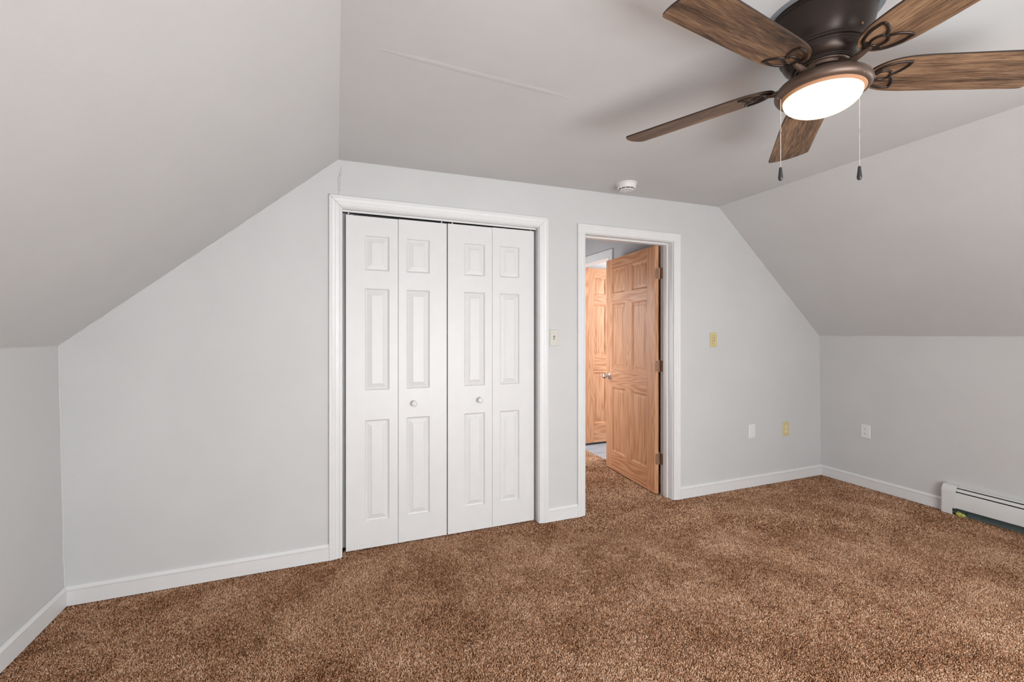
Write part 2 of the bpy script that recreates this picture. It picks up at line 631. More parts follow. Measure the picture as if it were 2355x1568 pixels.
def window(name, mk, u0, u1, z0, z1, label):
    """mk(u, depth, z) maps to the world"""
    t = thing(name, mk((u0 + u1) / 2, 0, z0), label, 'window', kind='structure')
    f = MB()

    def bar(ua, ub, za, zb, d0=0.02, d1=0.07):
        f.hexa([mk(ua, d0, za), mk(ub, d0, za), mk(ub, d1, za), mk(ua, d1, za),
                mk(ua, d0, zb), mk(ub, d0, zb), mk(ub, d1, zb), mk(ua, d1, zb)])
    bar(u0, u0 + 0.045, z0, z1)
    bar(u1 - 0.045, u1, z0, z1)
    bar(u0 + 0.045, u1 - 0.045, z0, z0 + 0.045)
    bar(u0 + 0.045, u1 - 0.045, z1 - 0.045, z1)
    zm = (z0 + z1) / 2
    bar(u0 + 0.045, u1 - 0.045, zm - 0.02, zm + 0.02)
    if u1 - u0 > 1.5:
        um = (u0 + u1) / 2
        bar(um - 0.05, um + 0.05, z0 + 0.045, zm - 0.02)
        bar(um - 0.05, um + 0.05, zm + 0.02, z1 - 0.045)
    obj('window_frame', f, M['white'], t)
    g = MB()
    g.hexa([mk(u0 + 0.04, 0.043, z0 + 0.04), mk(u1 - 0.04, 0.043, z0 + 0.04), mk(u1 - 0.04, 0.047, z0 + 0.04), mk(u0 + 0.04, 0.047, z0 + 0.04),
            mk(u0 + 0.04, 0.043, z1 - 0.04), mk(u1 - 0.04, 0.043, z1 - 0.04), mk(u1 - 0.04, 0.047, z1 - 0.04), mk(u0 + 0.04, 0.047, z1 - 0.04)])
    obj('pane', g, M['pane'], t)
    return t


window('added_window_1', lambda u, d, z: (u, YR - d, z), RX0, RX1, RZ0, RZ1, 'made-up wide white window behind the camera')  # unseen window added as the opening for the rear light
window('added_window_2', lambda u, d, z: (XRB + d, u, z), -0.48, 0.48, 0.92, 1.96, 'made-up white dormer window out of frame to the right')  # unseen window added for the side light

window('added_window_3', lambda u, d, z: (CX1 + 0.20 - d, u, z), 3.75, 4.75, 0.5, 1.95, 'made-up white hall window hidden beside the doorway')  # unseen window added for the hall light

# floors
w = MB()
w.box((XLB - 0.1, YR - 0.1, -0.06), (XRB + 0.12, YB, -0.006))
w.box((1.45, YB, -0.06), (2.60, 5.3, -0.006))
floor = struct('floor', w, M['carpet_base'], 'speckled brown carpet running through the doorway into the hall', 'carpet', smooth=0)
w = MB()
w.box((2.60, YB, -0.06), (4.4, 4.75, -0.004))
tag(obj('floor.001', w, M['vinyl']), 'blue-grey plank floor of the small room beyond the hall', 'floor', kind='structure')

# the carpet pile: short leaning tufts of yarn, one mesh
import numpy as np


def carpet_pile():
    rng = np.random.default_rng(11)
    P = []

    def patch(x0, x1, y0, y1, step, keep=None):
        gx, gy = np.meshgrid(np.arange(x0, x1, step), np.arange(y0, y1, step))
        p = np.stack([gx.ravel(), gy.ravel()], 1)
        p += rng.uniform(-0.5, 0.5, p.shape) * step
        p = p[(p[:, 0] > x0 + 0.001) & (p[:, 0] < x1 - 0.001) & (p[:, 1] < y1 - 0.001)]
        if keep is not None:
            p = p[keep(p)]
        P.append(np.concatenate([p, np.full((len(p), 1), step)], 1))
    far = lambda p: 0.3698 * p[:, 0] + 0.9291 * p[:, 1]
    wide = lambda p: np.abs(0.9291 * p[:, 0] - 0.3698 * p[:, 1]) < 1.30 * far(p) + 0.1
    x0, x1 = XLB + 0.0125, XRB - 0.0125
    y1 = D - 0.0125
    patch(x0, x1, 0.0, y1, 0.0040, lambda p: (far(p) > 1.35) & (far(p) <= 2.9) & wide(p))
    patch(x0, x1, 0.0, y1, 0.0058, lambda p: (far(p) > 2.9) & wide(p))
    patch(x0, x1, YR + 0.002, y1, 0.0078, lambda p: (far(p) <= 1.35) | (p[:, 1] <= 0.0) | ~wide(p))
    patch(EX0 + 0.006, EX1, y1, YB, 0.0062)
    patch(CX0 + 0.006, CX1 - 0.005, y1, D + 0.077, 0.0050)
    patch(1.75, HW - 0.002, YB, 4.9, 0.0070)
    p = np.concatenate(P)
    n = len(p)
    st = p[:, 2]
    hgt = rng.uniform(0.0062, 0.0096, n) * (0.8 + 0.2 * st / 0.0046)
    rad = st * rng.uniform(0.36, 0.55, n)
    la = rng.uniform(0, 2 * np.pi, n)
    lean = rng.uniform(0.1, 1.1, n) * hgt
    rot = rng.uniform(0, 2 * np.pi, n)
    lx, ly = np.cos(la) * lean, np.sin(la) * lean
    V = np.zeros((n, 7, 3), np.float32)
    for k in range(3):
        a = rot + k * 2 * np.pi / 3
        V[:, k, 0] = p[:, 0] + np.cos(a) * rad
        V[:, k, 1] = p[:, 1] + np.sin(a) * rad
        V[:, k, 2] = -0.0065
        a = a + 0.5
        V[:, 3 + k, 0] = p[:, 0] + lx * 0.45 + np.cos(a) * rad * 0.95
        V[:, 3 + k, 1] = p[:, 1] + ly * 0.45 + np.sin(a) * rad * 0.95
        V[:, 3 + k, 2] = -0.0065 + hgt * 0.66
    V[:, 6, 0] = p[:, 0] + lx
    V[:, 6, 1] = p[:, 1] + ly
    V[:, 6, 2] = -0.0065 + hgt
    T = np.array([(0, 1, 4), (0, 4, 3), (1, 2, 5), (1, 5, 4), (2, 0, 3), (2, 3, 5), (3, 4, 6), (4, 5, 6), (5, 3, 6)], np.int32)
    F = (T[None] + (np.arange(n, dtype=np.int32) * 7)[:, None, None]).reshape(-1)
    me = bpy.data.meshes.new('carpet_pile')
    me.vertices.add(n * 7)
    me.vertices.foreach_set('co', V.reshape(-1))
    nf = n * 9
    me.loops.add(nf * 3)
    me.loops.foreach_set('vertex_index', F)
    me.polygons.add(nf)
    me.polygons.foreach_set('loop_start', np.arange(0, nf * 3, 3, dtype=np.int32))
    me.update(calc_edges=True)
    yarn = np.repeat(rng.beta(2.0, 2.0, n).astype(np.float32), 7)
    at = me.attributes.new('yarn', 'FLOAT', 'POINT')
    at.data.foreach_set('value', yarn)
    me.materials.append(M['carpet'])
    o = bpy.data.objects.new('carpet_pile', me)
    COL.objects.link(o)
    o.parent = floor
    o.location = -ORG[floor]
    o['kind'] = 'stuff'
    return o


# closet shell (dark inside)
w = MB()
w.box((CX0 - 0.25, 3.45, 0), (CX1 + 0.05, 3.5, 2.2))
w.box((CX0 - 0.30, YB, 0), (CX0 - 0.25, 3.5, 2.2))
w.box((CX1 + 0.05, YB, 0), (CX1 + 0.10, 3.5, 2.2))
w.box((CX0 - 0.30, YB, 2.2), (CX1 + 0.10, 3.5, 2.25))
w.box((CX0 - 0.30, YB, -0.05), (CX1 + 0.10, 3.5, -0.003))
struct('wall_closet', w, M['hall'], 'unlit closet interior behind the white folding doors', 'wall', smooth=0)

# hall and the little room beyond it
HZ = 2.35
OY0, OY1, OZ = 3.85, 4.475, 2.075
w = MB()
w.box((HW, YB, 0), (HW + 0.1, OY0, HZ))
w.box((HW, OY1, 0), (HW + 0.1, 5.3, HZ))
w.box((HW, OY0, OZ), (HW + 0.1, OY1, HZ))
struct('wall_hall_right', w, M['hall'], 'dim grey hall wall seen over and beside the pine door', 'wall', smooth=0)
w = MB()
w.box((CX1 + 0.10, YB, 0), (CX1 + 0.22, 3.75, HZ))
w.box((CX1 + 0.10, 4.75, 0), (CX1 + 0.22, 5.3, HZ))
w.box((CX1 + 0.10, 3.75, 0), (CX1 + 0.22, 4.75, 0.5))
w.box((CX1 + 0.10, 3.75, 1.95), (CX1 + 0.22, 4.75, HZ))
w.box((CX1 + 0.17, 5.3, 0), (HW + 0.1, 5.4, HZ))
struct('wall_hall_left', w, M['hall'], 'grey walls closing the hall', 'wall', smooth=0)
w = MB()
w.box((CX1 + 0.17, YB, HZ), (HW + 0.1, 5.4, HZ + 0.06))
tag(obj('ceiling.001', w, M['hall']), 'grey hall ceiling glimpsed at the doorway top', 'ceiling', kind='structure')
w = MB()
w.box((HW + 0.1, 4.62, 0), (4.4, 4.7, HZ))
w.box((HW + 0.1, YB, 0), (4.4, YB + 0.1, HZ))
w.box((4.3, YB + 0.1, 0), (4.4, 4.62, HZ))
w.box((HW + 0.1, YB, HZ), (4.4, 4.7, HZ + 0.06))
struct('wall_far_room', w, M['wall'], 'pale walls of the small room beyond the hall', 'wall', smooth=0)

carpet_pile()

# ------------------------------------------------------------------ casings, jambs, baseboards
CAS = [(0.000, 0.0), (0.000, 0.008), (0.003, 0.0105), (0.010, 0.0105), (0.0115, 0.0085), (0.014, 0.0085), (0.030, 0.0125),
       (0.033, 0.0115), (0.036, 0.0130), (0.046, 0.0160), (0.049, 0.0150), (0.052, 0.0165), (0.061, 0.0165), (0.064, 0.014), (0.064, 0.0)]


def casing(mb, x0, x1, z1, mk, width=0.064, z0=0.0):
    """three-sided casing round an opening; mk(u, out, z)"""
    k = width / 0.064
    rings = []
    for (px, pz, dx, dz) in ((x0, z0, -1, 0), (x0, z1, -1, 1), (x1, z1, 1, 1), (x1, z0, 1, 0)):
        rings.append([mk(px + dx * u * k, v, pz + dz * u * k) for u, v in CAS])
    n = len(CAS)
    vs_ = [p for r in rings for p in r]
    fs = []
    for i in range(3):
        for j in range(n):
            j2 = (j + 1) % n
            fs.append((i * n + j, i * n + j2, (i + 1) * n + j2, (i + 1) * n + j))
    fs.append(tuple(range(n)))
    fs.append(tuple(3 * n + j for j in range(n))[::-1])
    mb.add(vs_, fs)


front = lambda u, d, z: (u, D - d, z)
w = MB()
casing(w, CX0, CX1, CZ, front, 0.067)
o = struct('trim_1', w, M['white'], 'white moulded casing round the closet opening', 'door casing', smooth=25)
w = MB()
w.box((CX0 - 0.019, D + 0.001, 0), (CX0 + 0.005, YB, CZ - 0.004))
w.box((CX1 - 0.004, D + 0.001, 0), (CX1 + 0.019, YB, CZ - 0.004))
w.box((CX0 - 0.019, D + 0.001, CZ - 0.004), (CX1 + 0.019, YB, CZ + 0.019))
w.box((CX0 + 0.005, D + 0.122, 0), (CX0 + 0.070, D + 0.134, CZ - 0.004))  # this strip and the next are added to tone the door gaps
w.box((CX1 - 0.060, D + 0.122, 0), (CX1 - 0.004, D + 0.134, CZ - 0.004))
struct('trim_2', w, M['white'], 'white jamb boards lining the closet opening, with added strips behind the door gaps', 'door jamb')
w = MB()
w.box((CX0 + 0.006, D + 0.036, CZ - 0.014), (CX1 - 0.006, D + 0.041, CZ - 0.004))
t = thing('bifold_track', ((CX0 + CX1) / 2, D + 0.055, CZ - 0.024), 'thin white metal track above the white folding closet doors', 'door track')
obj('rail', w, M['white'], t)
w = MB()
w.box((CX0 + 0.006, D + 0.0415, CZ - 0.012), (CX1 - 0.006, D + 0.075, CZ - 0.005))  # black strip stands in for the shade in the gap above the doors
obj('gap_shade', w, M['dark'], t)
for xx in (CX0 + 0.04, 0.63, 0.70, CX1 - 0.04):
    p = MB()
    p.lathe([(0.004, CZ - 0.040), (0.004, CZ - 0.026), (0.009, CZ - 0.024), (0.009, CZ - 0.008)], (xx, D + 0.0555, 0), 12)
    obj('pivot', p, M['chrome'], t)

w = MB()
casing(w, EX0, EX1 + 0.006, EZ, front, 0.064)
struct('trim_3', w, M['white'], 'white moulded casing round the open doorway', 'door casing', smooth=25)
w = MB()
w.box((EX0 - 0.019, D + 0.001, 0), (EX0 + 0.005, YB, EZ - 0.004))
w.box((EX1, D + 0.001, 0), (EX1 + 0.019, YB, EZ - 0.004))
w.box((EX0 - 0.019, D + 0.001, EZ - 0.004), (EX1 + 0.019, YB, EZ + 0.019))
w.box((EX0 + 0.005, 2.80, 0), (EX0 + 0.016, 2.845, EZ - 0.004))
w.box((EX1 - 0.011, 2.80, 0), (EX1, 2.845, EZ - 0.004))
w.box((EX0 + 0.016, 2.80, EZ - 0.016), (EX1 - 0.011, 2.845, EZ - 0.004))
struct('trim_4', w, M['white'], 'white jamb and stop boards lining the open doorway', 'door jamb')
w = MB()
casing(w, OY0, OY1, OZ, lambda u, d, z: (HW - d, u, z), 0.082)
w.box((HW - 0.002, OY0 - 0.015, 0), (HW + 0.1, OY0 + 0.004, OZ))
w.box((HW - 0.002, OY1 - 0.004, 0), (HW + 0.1, OY1 + 0.015, OZ))
w.box((HW - 0.002, OY0 - 0.015, OZ - 0.004), (HW + 0.1, OY1 + 0.015, OZ + 0.015))
struct('trim_5', w, M['white'], 'white casing of the far doorway in the hall', 'door casing', smooth=25)

BB = [(0.0, 0.0), (0.0135, 0.0), (0.0135, 0.070), (0.0155, 0.0735), (0.0155, 0.078), (0.0125, 0.082), (0.0085, 0.0865),
      (0.0065, 0.091), (0.0, 0.092)]


def baseboard(name, a, b, nrm, label, ma=0, mb_=0, lean=0.0):
    """profile swept from a to b; nrm = direction into the room; ma/mb_ mitre the ends"""
    a, b, nrm = Vector(a), Vector(b), Vector(nrm)
    t = (b - a).normalized()
    m = MB()
    n = len(BB)
    vs_ = [a + nrm * d + t * d * ma + Vector((0, 0, z)) + nrm * 0 for d, z in BB] + [b + nrm * d - t * d * mb_ + Vector((0, 0, z)) for d, z in BB]
    fs = [(j, (j + 1) % n, n + (j + 1) % n, n + j) for j in range(n)] + [tuple(range(n))[::-1], tuple(range(n, 2 * n))]
    m.add(vs_, fs)
    return struct(name, m, M['white'], label, 'baseboard', smooth=25)


baseboard('baseboard_back_left', (XLB, D, 0), (CX0 - 0.067, D, 0), (0, -1, 0), 'white baseboard left of the closet', 1, 0)
baseboard('baseboard_back_middle', (CX1 + 0.067, D, 0), (EX0 - 0.064, D, 0), (0, -1, 0), 'short white baseboard between closet and doorway')
baseboard('baseboard_back_right', (EX1 + 0.070, D, 0), (XRB, D, 0), (0, -1, 0), 'white baseboard right of the doorway', 0, 1)
baseboard('baseboard_left', (XLB, D, 0), (XLB, YR, 0), (1, 0, 0), 'white baseboard along the left knee wall', 1, 0)
baseboard('baseboard_right', (XRB, D, 0), (XRB, 1.842, 0), (-1, 0, 0), 'white baseboard along the right wall up to the heater', 1, 0)
baseboard('baseboard_hall', (HW, OY0 - 0.083, 0), (HW, YB, 0), (-1, 0, 0), 'baseboard in the hall seen in the gap by the hinges')


# painted caulk beads in the corners
def bead(name, a, b, r, label, seed):
    a, b = Vector(a), Vector(b)
    n = max(8, int((b - a).length / 0.03))
    pts, tp = [], []
    for i in range(n + 1):
        f = i / n
        p = a.lerp(b, f)
        q = mnoise.noise_vector(Vector((f * n * 0.35, seed, 0.3)))
        pts.append(p + q * r * 0.7)
        tp.append(0.75 + 0.5 * abs(mnoise.noise(Vector((f * n * 0.6, seed + 5.5, 1.7)))) * 1.6)
    m = MB()
    m.tube(pts, r, 6, taper=tp, up=(0.31, 0.52, 0.79))
    return struct(name, m, M['wall'], label, 'caulk line', smooth=60)


bead('trim_6', (XLB, D, 0.09), (XLT, D, ZKL), 0.005, 'painted caulk line in the left wall corner', 1)
bead('trim_7', (XRB, D, 0.09), (XRT, D, ZKR), 0.003, 'painted caulk line in the right wall corner', 2)
bead('trim_8', (XLT, D, ZKL), (XLT, 0.6, ZKL), 0.003, 'painted caulk line atop the left knee wall', 3)
bead('trim_9', (XRT, D, ZKR), (XRT, 0.6, ZKR), 0.003, 'painted caulk line atop the right knee wall', 4)
bead('trim_10', (XLT, D, ZKL), (XCL, D, ZCL), 0.004, 'painted caulk line along the left slope', 5)
bead('trim_11', (XCL, D, ZCL), (XCR, D, ZCR), 0.0025, 'painted caulk line where ceiling meets the closet wall', 6)
bead('trim_12', (XCR, D, ZCR), (XRT, D, ZKR), 0.002, 'painted caulk line along the right slope', 7)
# paint cracks
w = MB()
for off, a, b in ((0.0, 2.235, 2.10), (0.009, 2.26, 2.12)):
    pts = [(0.014 + off + 0.004 * mnoise.noise(Vector((z * 40, off * 300, 0))) + (0.006 if z > 2.21 else 0), D - 0.0002, z)
           for z in [a + (b - a) * i / 14 for i in range(15)]]
    w.tube(pts, 0.0008, 5)
for xx, sg, rr in ((CX0, -1, 0.0009), (CX1, 1, 0.0005)):
    w.tube([(xx + sg * u * 0.067 / 0.064, D - v - 0.0002, CZ + u * 0.067 / 0.064) for u, v in CAS[1:-1]], rr, 5)
struct('trim_13', w, M['crack'], 'thin dark cracks above the closet and in the mitres of its casing', 'paint crack', smooth=0)
w = MB()
pts = [(0.10 + 0.9 * i / 40, 1.630 + 0.06 * i / 40 + 0.004 * mnoise.noise(Vector((i * 0.4, 3, 1))), ceil_z(0.1 + 0.9 * i / 40)) for i in range(41)]
w.tube(pts, 0.016, 8, flat=0.07, taper=[min(1, 0.05 + min(i, 40 - i) / 9) for i in range(41)])
struct('trim_14', w, M['ceil'], 'raised paint seam across the left part of the ceiling', 'ceiling seam', smooth=60)


# ------------------------------------------------------------------ panelled faces
def panelled(mb, us, vs_, is_panel, mk, loops, mi=0):
    """a flat face split by us/vs_ lines; the cells in is_panel get nested rectangles (inset, depth)"""
    for i in range(len(us) - 1):
        for j in range(len(vs_) - 1):
            u0, u1, v0, v1 = us[i], us[i + 1], vs_[j], vs_[j + 1]
            if (i, j) not in is_panel:
                mb.add([mk(u0, v0, 0), mk(u1, v0, 0), mk(u1, v1, 0), mk(u0, v1, 0)], [(0, 1, 2, 3)], mi)
                continue
            nest(mb, u0, u1, v0, v1, mk, loops, mi)


def nest(mb, u0, u1, v0, v1, mk, loops, mi=0):
    ring = []
    for ins, dp in loops:
        ring.append([mk(u0 + ins, v0 + ins, dp), mk(u1 - ins, v0 + ins, dp), mk(u1 - ins, v1 - ins, dp), mk(u0 + ins, v1 - ins, dp)])
    v = [p for r in ring for p in r]
    f = []
    for k in range(len(ring) - 1):
        for c in range(4):
            c2 = (c + 1) % 4
            f.append((k * 4 + c, k * 4 + c2, k * 4 + 4 + c2, k * 4 + 4 + c))
    e = (len(ring) - 1) * 4
    f.append((e, e + 1, e + 2, e + 3))
    mb.add(v, f, mi)


# ------------------------------------------------------------------ closet bifold doors
YF = D + 0.040
LOOP_W = [(0, 0), (0.003, 0.0045), (0.008, 0.0098), (0.012, 0.0112), (0.038, 0.0030), (0.0395, 0.0010), (0.041, 0.001)]


def bifold_leaf(name, x0, x1, p0, p1, parent, ztop):
    z0 = 0.010
    mb = MB()
    us = [x0, p0, p1, x1]
    vv = [z0, 0.166, 0.777, 0.955, 1.567, 1.675, 1.884, ztop]
    mk = lambda u, v, d: (u, YF + d, v)
    panelled(mb, us, vv, {(1, 1), (1, 3), (1, 5)}, mk, LOOP_W)
    th = 0.030
    c = [(x0, z0), (x1, z0), (x1, ztop), (x0, ztop)]
    for i in range(4):
        a, b = c[i], c[(i + 1) % 4]
        mb.add([mk(*a, 0), mk(*b, 0), mk(*b, th), mk(*a, th)], [(0, 1, 2, 3)])
    mb.add([mk(*q, th) for q in c], [(0, 1, 2, 3)])
    return obj('door_leaf', mb, M['door_white'], parent, smooth=20)


def knob(parent, x, z):
    mb = MB()
    mb.lathe([(0.0095, 0.0), (0.0085, 0.008), (0.0095, 0.012), (0.0155, 0.016), (0.0185, 0.021), (0.0180, 0.027), (0.013, 0.0315),
              (0.006, 0.033), (0.0, 0.0335)], (x, YF - 0.0, z), 28, axis=(0, -1, 0))
    return obj('knob', mb, M['door_white'], parent, smooth=60)


t = thing('door_1', (0.36, YF, 0.01), 'left pair of white folding closet doors with a round knob', 'closet door', kind='structure')
bifold_leaf('door_leaf', 0.0565, 0.3565, 0.163, 0.305, t, 1.998)
lf = bifold_leaf('door_leaf', 0.3590, 0.6610, 0.408, 0.552, t, 2.000)
knob(lf, 0.451, 0.863)
t = thing('door_2', (0.97, YF, 0.01), 'right pair of white folding closet doors with a round knob', 'closet door', kind='structure')
lf = bifold_leaf('door_leaf', 0.6680, 0.9680, 0.776, 0.918, t, 2.002)
knob(lf, 0.878, 0.861)
bifold_leaf('door_leaf', 0.9700, 1.2730, 1.023, 1.164, t, 2.004)

# ------------------------------------------------------------------ pine six-panel doors
LOOP_P = [(0, 0), (0.003, 0.004), (0.009, 0.006), (0.011, 0.0105), (0.014, 0.0105), (0.036, 0.0050), (0.038, 0.0035), (0.040, 0.0035)]


def pine_door(name, A, ang, Wd, Ht, zb, rows, cols, label, light=False, panel_right=True):
    """A = hinge corner of the seen face (x, y); the door runs from it at ang, its seen face on the left of that run"""
    e = Vector((math.cos(ang), math.sin(ang), 0))
    n = Vector((e.y, -e.x, 0))          # into the thickness (away from the viewer's side)
    TH = 0.035
    t = thing(name, (A[0], A[1], zb), label, 'door', kind='structure')

    P0 = Vector((A[0], A[1], 0))

    def frame_piece(nm, u0, u1, z0, z1, mat):
        # a member in its own axes, so the grain runs along it
        mb = MB()
        L, Hh = u1 - u0, z1 - z0
        mb.box((-L / 2, 0, -Hh / 2), (L / 2, TH, Hh / 2))
        me_o = obj(nm, mb, mat, None, local=True, bevel=0.0008)
        c = P0 + e * ((u0 + u1) / 2) + Vector((0, 0, (z0 + z1) / 2))
        me_o.parent = t
        me_o.location = c - Vector((A[0], A[1], zb))
        me_o.rotation_euler = (0, 0, ang)
        return me_o
    return t, e, n, P0, frame_piece, TH


def build_pine(name, A, ang, Wd, zb, zt, cols, rows, label, flip=1):
    """flip=1: the thickness lies to the right of the run (local -y)"""
    t = thing(name, (A[0], A[1], zb), label, 'door', kind='structure')
    TH = 0.035
    base = Vector((A[0], A[1], zb))
    e = Vector((math.cos(ang), math.sin(ang), 0))

    def piece(nm, u0, u1, z0, z1, mat, panel=False):
        mb = MB()
        L, Hh = u1 - u0, z1 - z0
        y0, y1 = (0, -TH) if flip == 1 else (0, TH)
        sgn = -1 if flip == 1 else 1
        if panel:
            nest(mb, -L / 2, L / 2, -Hh / 2, Hh / 2, lambda u, v, d: (u, sgn * d, v), LOOP_P)
            nest(mb, -L / 2, L / 2, -Hh / 2, Hh / 2, lambda u, v, d: (u, sgn * (TH - d), v), LOOP_P)
        else:
            mb.box((-L / 2, y0, -Hh / 2), (L / 2, y1, Hh / 2))
        o = obj(nm, mb, mat, None, smooth=20, local=True, bevel=0.0 if panel else 0.0008)
        o.parent = t
        o.location = Vector((0, 0, (z0 + z1) / 2 - zb)) + e * ((u0 + u1) / 2)
        o.rotation_euler = (0, 0, ang)
        return o
    (a0, a1), (b0, b1) = cols
    piece('stile', 0, a0, zb, zt, M['pine_v'])
    piece('stile', b1, Wd, zb, zt, M['pine_v'])
    edges = [zb] + [z for r in rows for z in r] + [zt]
    for i in range(0, len(edges), 2):
        piece('rail', a0, b1, edges[i], edges[i + 1], M['pine_h'])
    for (z0, z1) in rows:
        piece('mullion', a1, b0, z0, z1, M['pine_v'])
        piece('panel', a0, a1, z0, z1, M['pine_v'], True)
        piece('panel', b0, b1, z0, z1, M['pine_v'], True)
    return t, e


ANG3 = math.radians(84.806)
A3 = (2.385, 2.887)
d3, e3 = build_pine('door_3', A3, ANG3, 0.798, 0.012, 2.008, [(0.111, 0.341), (0.457, 0.689)],
                    [(0.186, 0.793), (0.972, 1.576), (1.680, 1.907)],
                    'open six-panel pine door swung into the hall, chrome knob', flip=1)
n3 = Vector((e3.y, -e3.x, 0))       # towards +x, into the thickness
# chrome knob set
kb = Vector((A3[0], A3[1], 0)) + e3 * 0.742 + Vector((0, 0, 0.892))
KN = [(0.0, 0.0), (0.031, 0.0), (0.031, 0.004), (0.024, 0.009), (0.013, 0.011), (0.011, 0.030), (0.014, 0.036), (0.024, 0.042),
      (0.0275, 0.052), (0.025, 0.061), (0.016, 0.066), (0.0, 0.067)]
for sgn, org in ((-1, kb), (1, kb + n3 * 0.035)):
    mb = MB()
    mb.lathe(KN, org, 32, axis=n3 * sgn)
    obj('door_knob', mb, M['chrome'], d3, smooth=50)


def hinge(parent, zc, knx, kny):
    """leaf on the door edge, leaf on the jamb, knuckle between"""
    hh = 0.089
    t = Vector((A3[0], A3[1], 0))
    L = MB()

    def rounded(pts3, vec):
        L.prism(pts3, vec)
    # door leaf lies on the hinge edge (plane through A3 with normal -e3)
    r = 0.012
    prof = []
    for (u, v) in ((0.003, -hh / 2 + r), (0.003 + r * 0.3, -hh / 2 + r * 0.3), (0.003 + r, -hh / 2), (0.036, -hh / 2), (0.036, hh / 2),
                   (0.003 + r, hh / 2), (0.003 + r * 0.3, hh / 2 - r * 0.3), (0.003, hh / 2 - r)):
        prof.append(t + n3 * u + Vector((0, 0, zc + v)) - e3 * 0.0003)
    L.prism(prof, -e3 * 0.0022)
    h = obj('hinge', L, M['brass'], parent, smooth=0)
    J = MB()
    prof = []
    for (u, v) in ((2.8475, -hh / 2 + r), (2.8475 + r * 0.3, -hh / 2 + r * 0.3), (2.8475 + r, -hh / 2), (2.884, -hh / 2), (2.884, hh / 2),
                   (2.8475 + r, hh / 2), (2.8475 + r * 0.3, hh / 2 - r * 0.3), (2.8475, hh / 2 - r)):
        prof.append(Vector((EX1 - 0.0003, u, zc + v)))
    J.prism(prof, (-0.0022, 0, 0))
    obj('hinge_leaf', J, M['brass'], h, smooth=0)
    K = MB()
    K.lathe([(0.0, -hh / 2 - 0.004), (0.004, -hh / 2 - 0.003), (0.0058, -hh / 2), (0.0058, hh / 2), (0.0066, hh / 2 + 0.002), (0.004, hh / 2 + 0.006), (0, hh / 2 + 0.006)],
            (knx, kny, zc), 16)
    obj('hinge_pin', K, M['brass'], h, smooth=40)
    for dz in (-0.030, 0.0, 0.030):
        s = MB()
        o_ = t + n3 * (0.016 if dz else 0.011) + Vector((0, 0, zc + dz)) - e3 * 0.0026
        s.lathe([(0.0, 0.0), (0.0032, 0.0), (0.0025, 0.0008), (0, 0.001)], o_, 10, axis=-e3)
        obj('screw', s, M['bronze'], h, smooth=40)


for zc in (1.784, 1.036, 0.288):
    hinge(d3, zc, 2.4320, 2.8905)

# far pine door, standing open in the little room beyond
d4, e4 = build_pine('door_4', (2.709, 4.485), 0.0, 0.61, 0.02, 2.07, [(0.115, 0.275), (0.365, 0.505)],
                    [(0.247, 0.844), (1.046, 1.637), (1.764, 1.954)],
                    'far pine door, paler in bright light, standing behind the first', flip=-1)
for zc in (1.80, 0.40):
    mb = MB()
    mb.lathe([(0.0, -0.045), (0.006, -0.045), (0.006, 0.045), (0, 0.045)], (2.704, 4.479, zc), 12)
    obj('hinge', mb, M['brass'], d4, smooth=40)

# ------------------------------------------------------------------ switches and outlets
def plate(parent, mk, w_, h_, mat, th=0.006):
    mb = MB()
    b = 0.004
    ring0 = [(-w_ / 2, -h_ / 2), (w_ / 2, -h_ / 2), (w_ / 2, h_ / 2), (-w_ / 2, h_ / 2)]
    ring1 = [(a - math.copysign(b, a), c - math.copysign(b, c)) for a, c in ring0]
    v = [mk(a, 0.0002, c) for a, c in ring0] + [mk(a, th * 0.5, c) for a, c in ring0] + [mk(a, th, c) for a, c in ring1]
    f = [(0, 1, 2, 3), (8, 9, 10, 11)]
    for k in range(4):
        k2 = (k + 1) % 4
        f += [(k, k2, 4 + k2, 4 + k), (4 + k, 4 + k2, 8 + k2, 8 + k)]
    mb.add(v, f)
    return obj('cover_plate', mb, mat, parent, smooth=0)


def slab(nm, parent, mk, u0, u1, v0, v1, d0, d1, mat):
    mb = MB()
    mb.hexa([mk(u0, d0, v0), mk(u1, d0, v0), mk(u1, d1, v0), mk(u0, d1, v0), mk(u0, d0, v1), mk(u1, d0, v1), mk(u1, d1, v1), mk(u0, d1, v1)])
    return obj(nm, mb, mat, parent, smooth=0)


def disc(nm, parent, mk, u, v, r, d0, d1, mat, seg=20, cut=None):
    mb = MB()
    pts = []
    for k in range(seg):
        a = 2 * PI * k / seg
        y = r * math.sin(a)
        if cut:
            y = max(-cut, min(cut, y))
        pts.append((u + r * math.cos(a), v + y))
    mb.add([mk(a, d0, b) for a, b in pts] + [mk(a, d1, b) for a, b in pts],
           [tuple(range(seg)), tuple(range(seg, 2 * seg))] + [(k, (k + 1) % seg, seg + (k + 1) % seg, seg + k) for k in range(seg)])
    return obj(nm, mb, mat, parent, smooth=30)


def outlet(t, mk, w_, h_, mat, face):
    plate(t, mk, w_, h_, mat)
    for s in (-1, 1):
        r = disc('receptacle', t, mk, 0, s * 0.0195, 0.0165, 0.004, 0.0072, face, 24, 0.0135)
        slab('slot', r, mk, -0.0075, -0.0055, s * 0.0195 + 0.000, s * 0.0195 + 0.008, 0.007, 0.0075, M['dark'])
        slab('slot', r, mk, 0.0055, 0.0073, s * 0.0195 + 0.001, s * 0.0195 + 0.0075, 0.007, 0.0075, M['dark'])
        disc('slot', r, mk, 0, s * 0.0195 - 0.006, 0.0026, 0.007, 0.0075, M['dark'], 10)
    disc('screw', t, mk, 0, 0, 0.003, 0.0055, 0.0066, face, 10)


def on_back(x, z):
    return lambda u, d, v: (x + u, D - d, z + v)


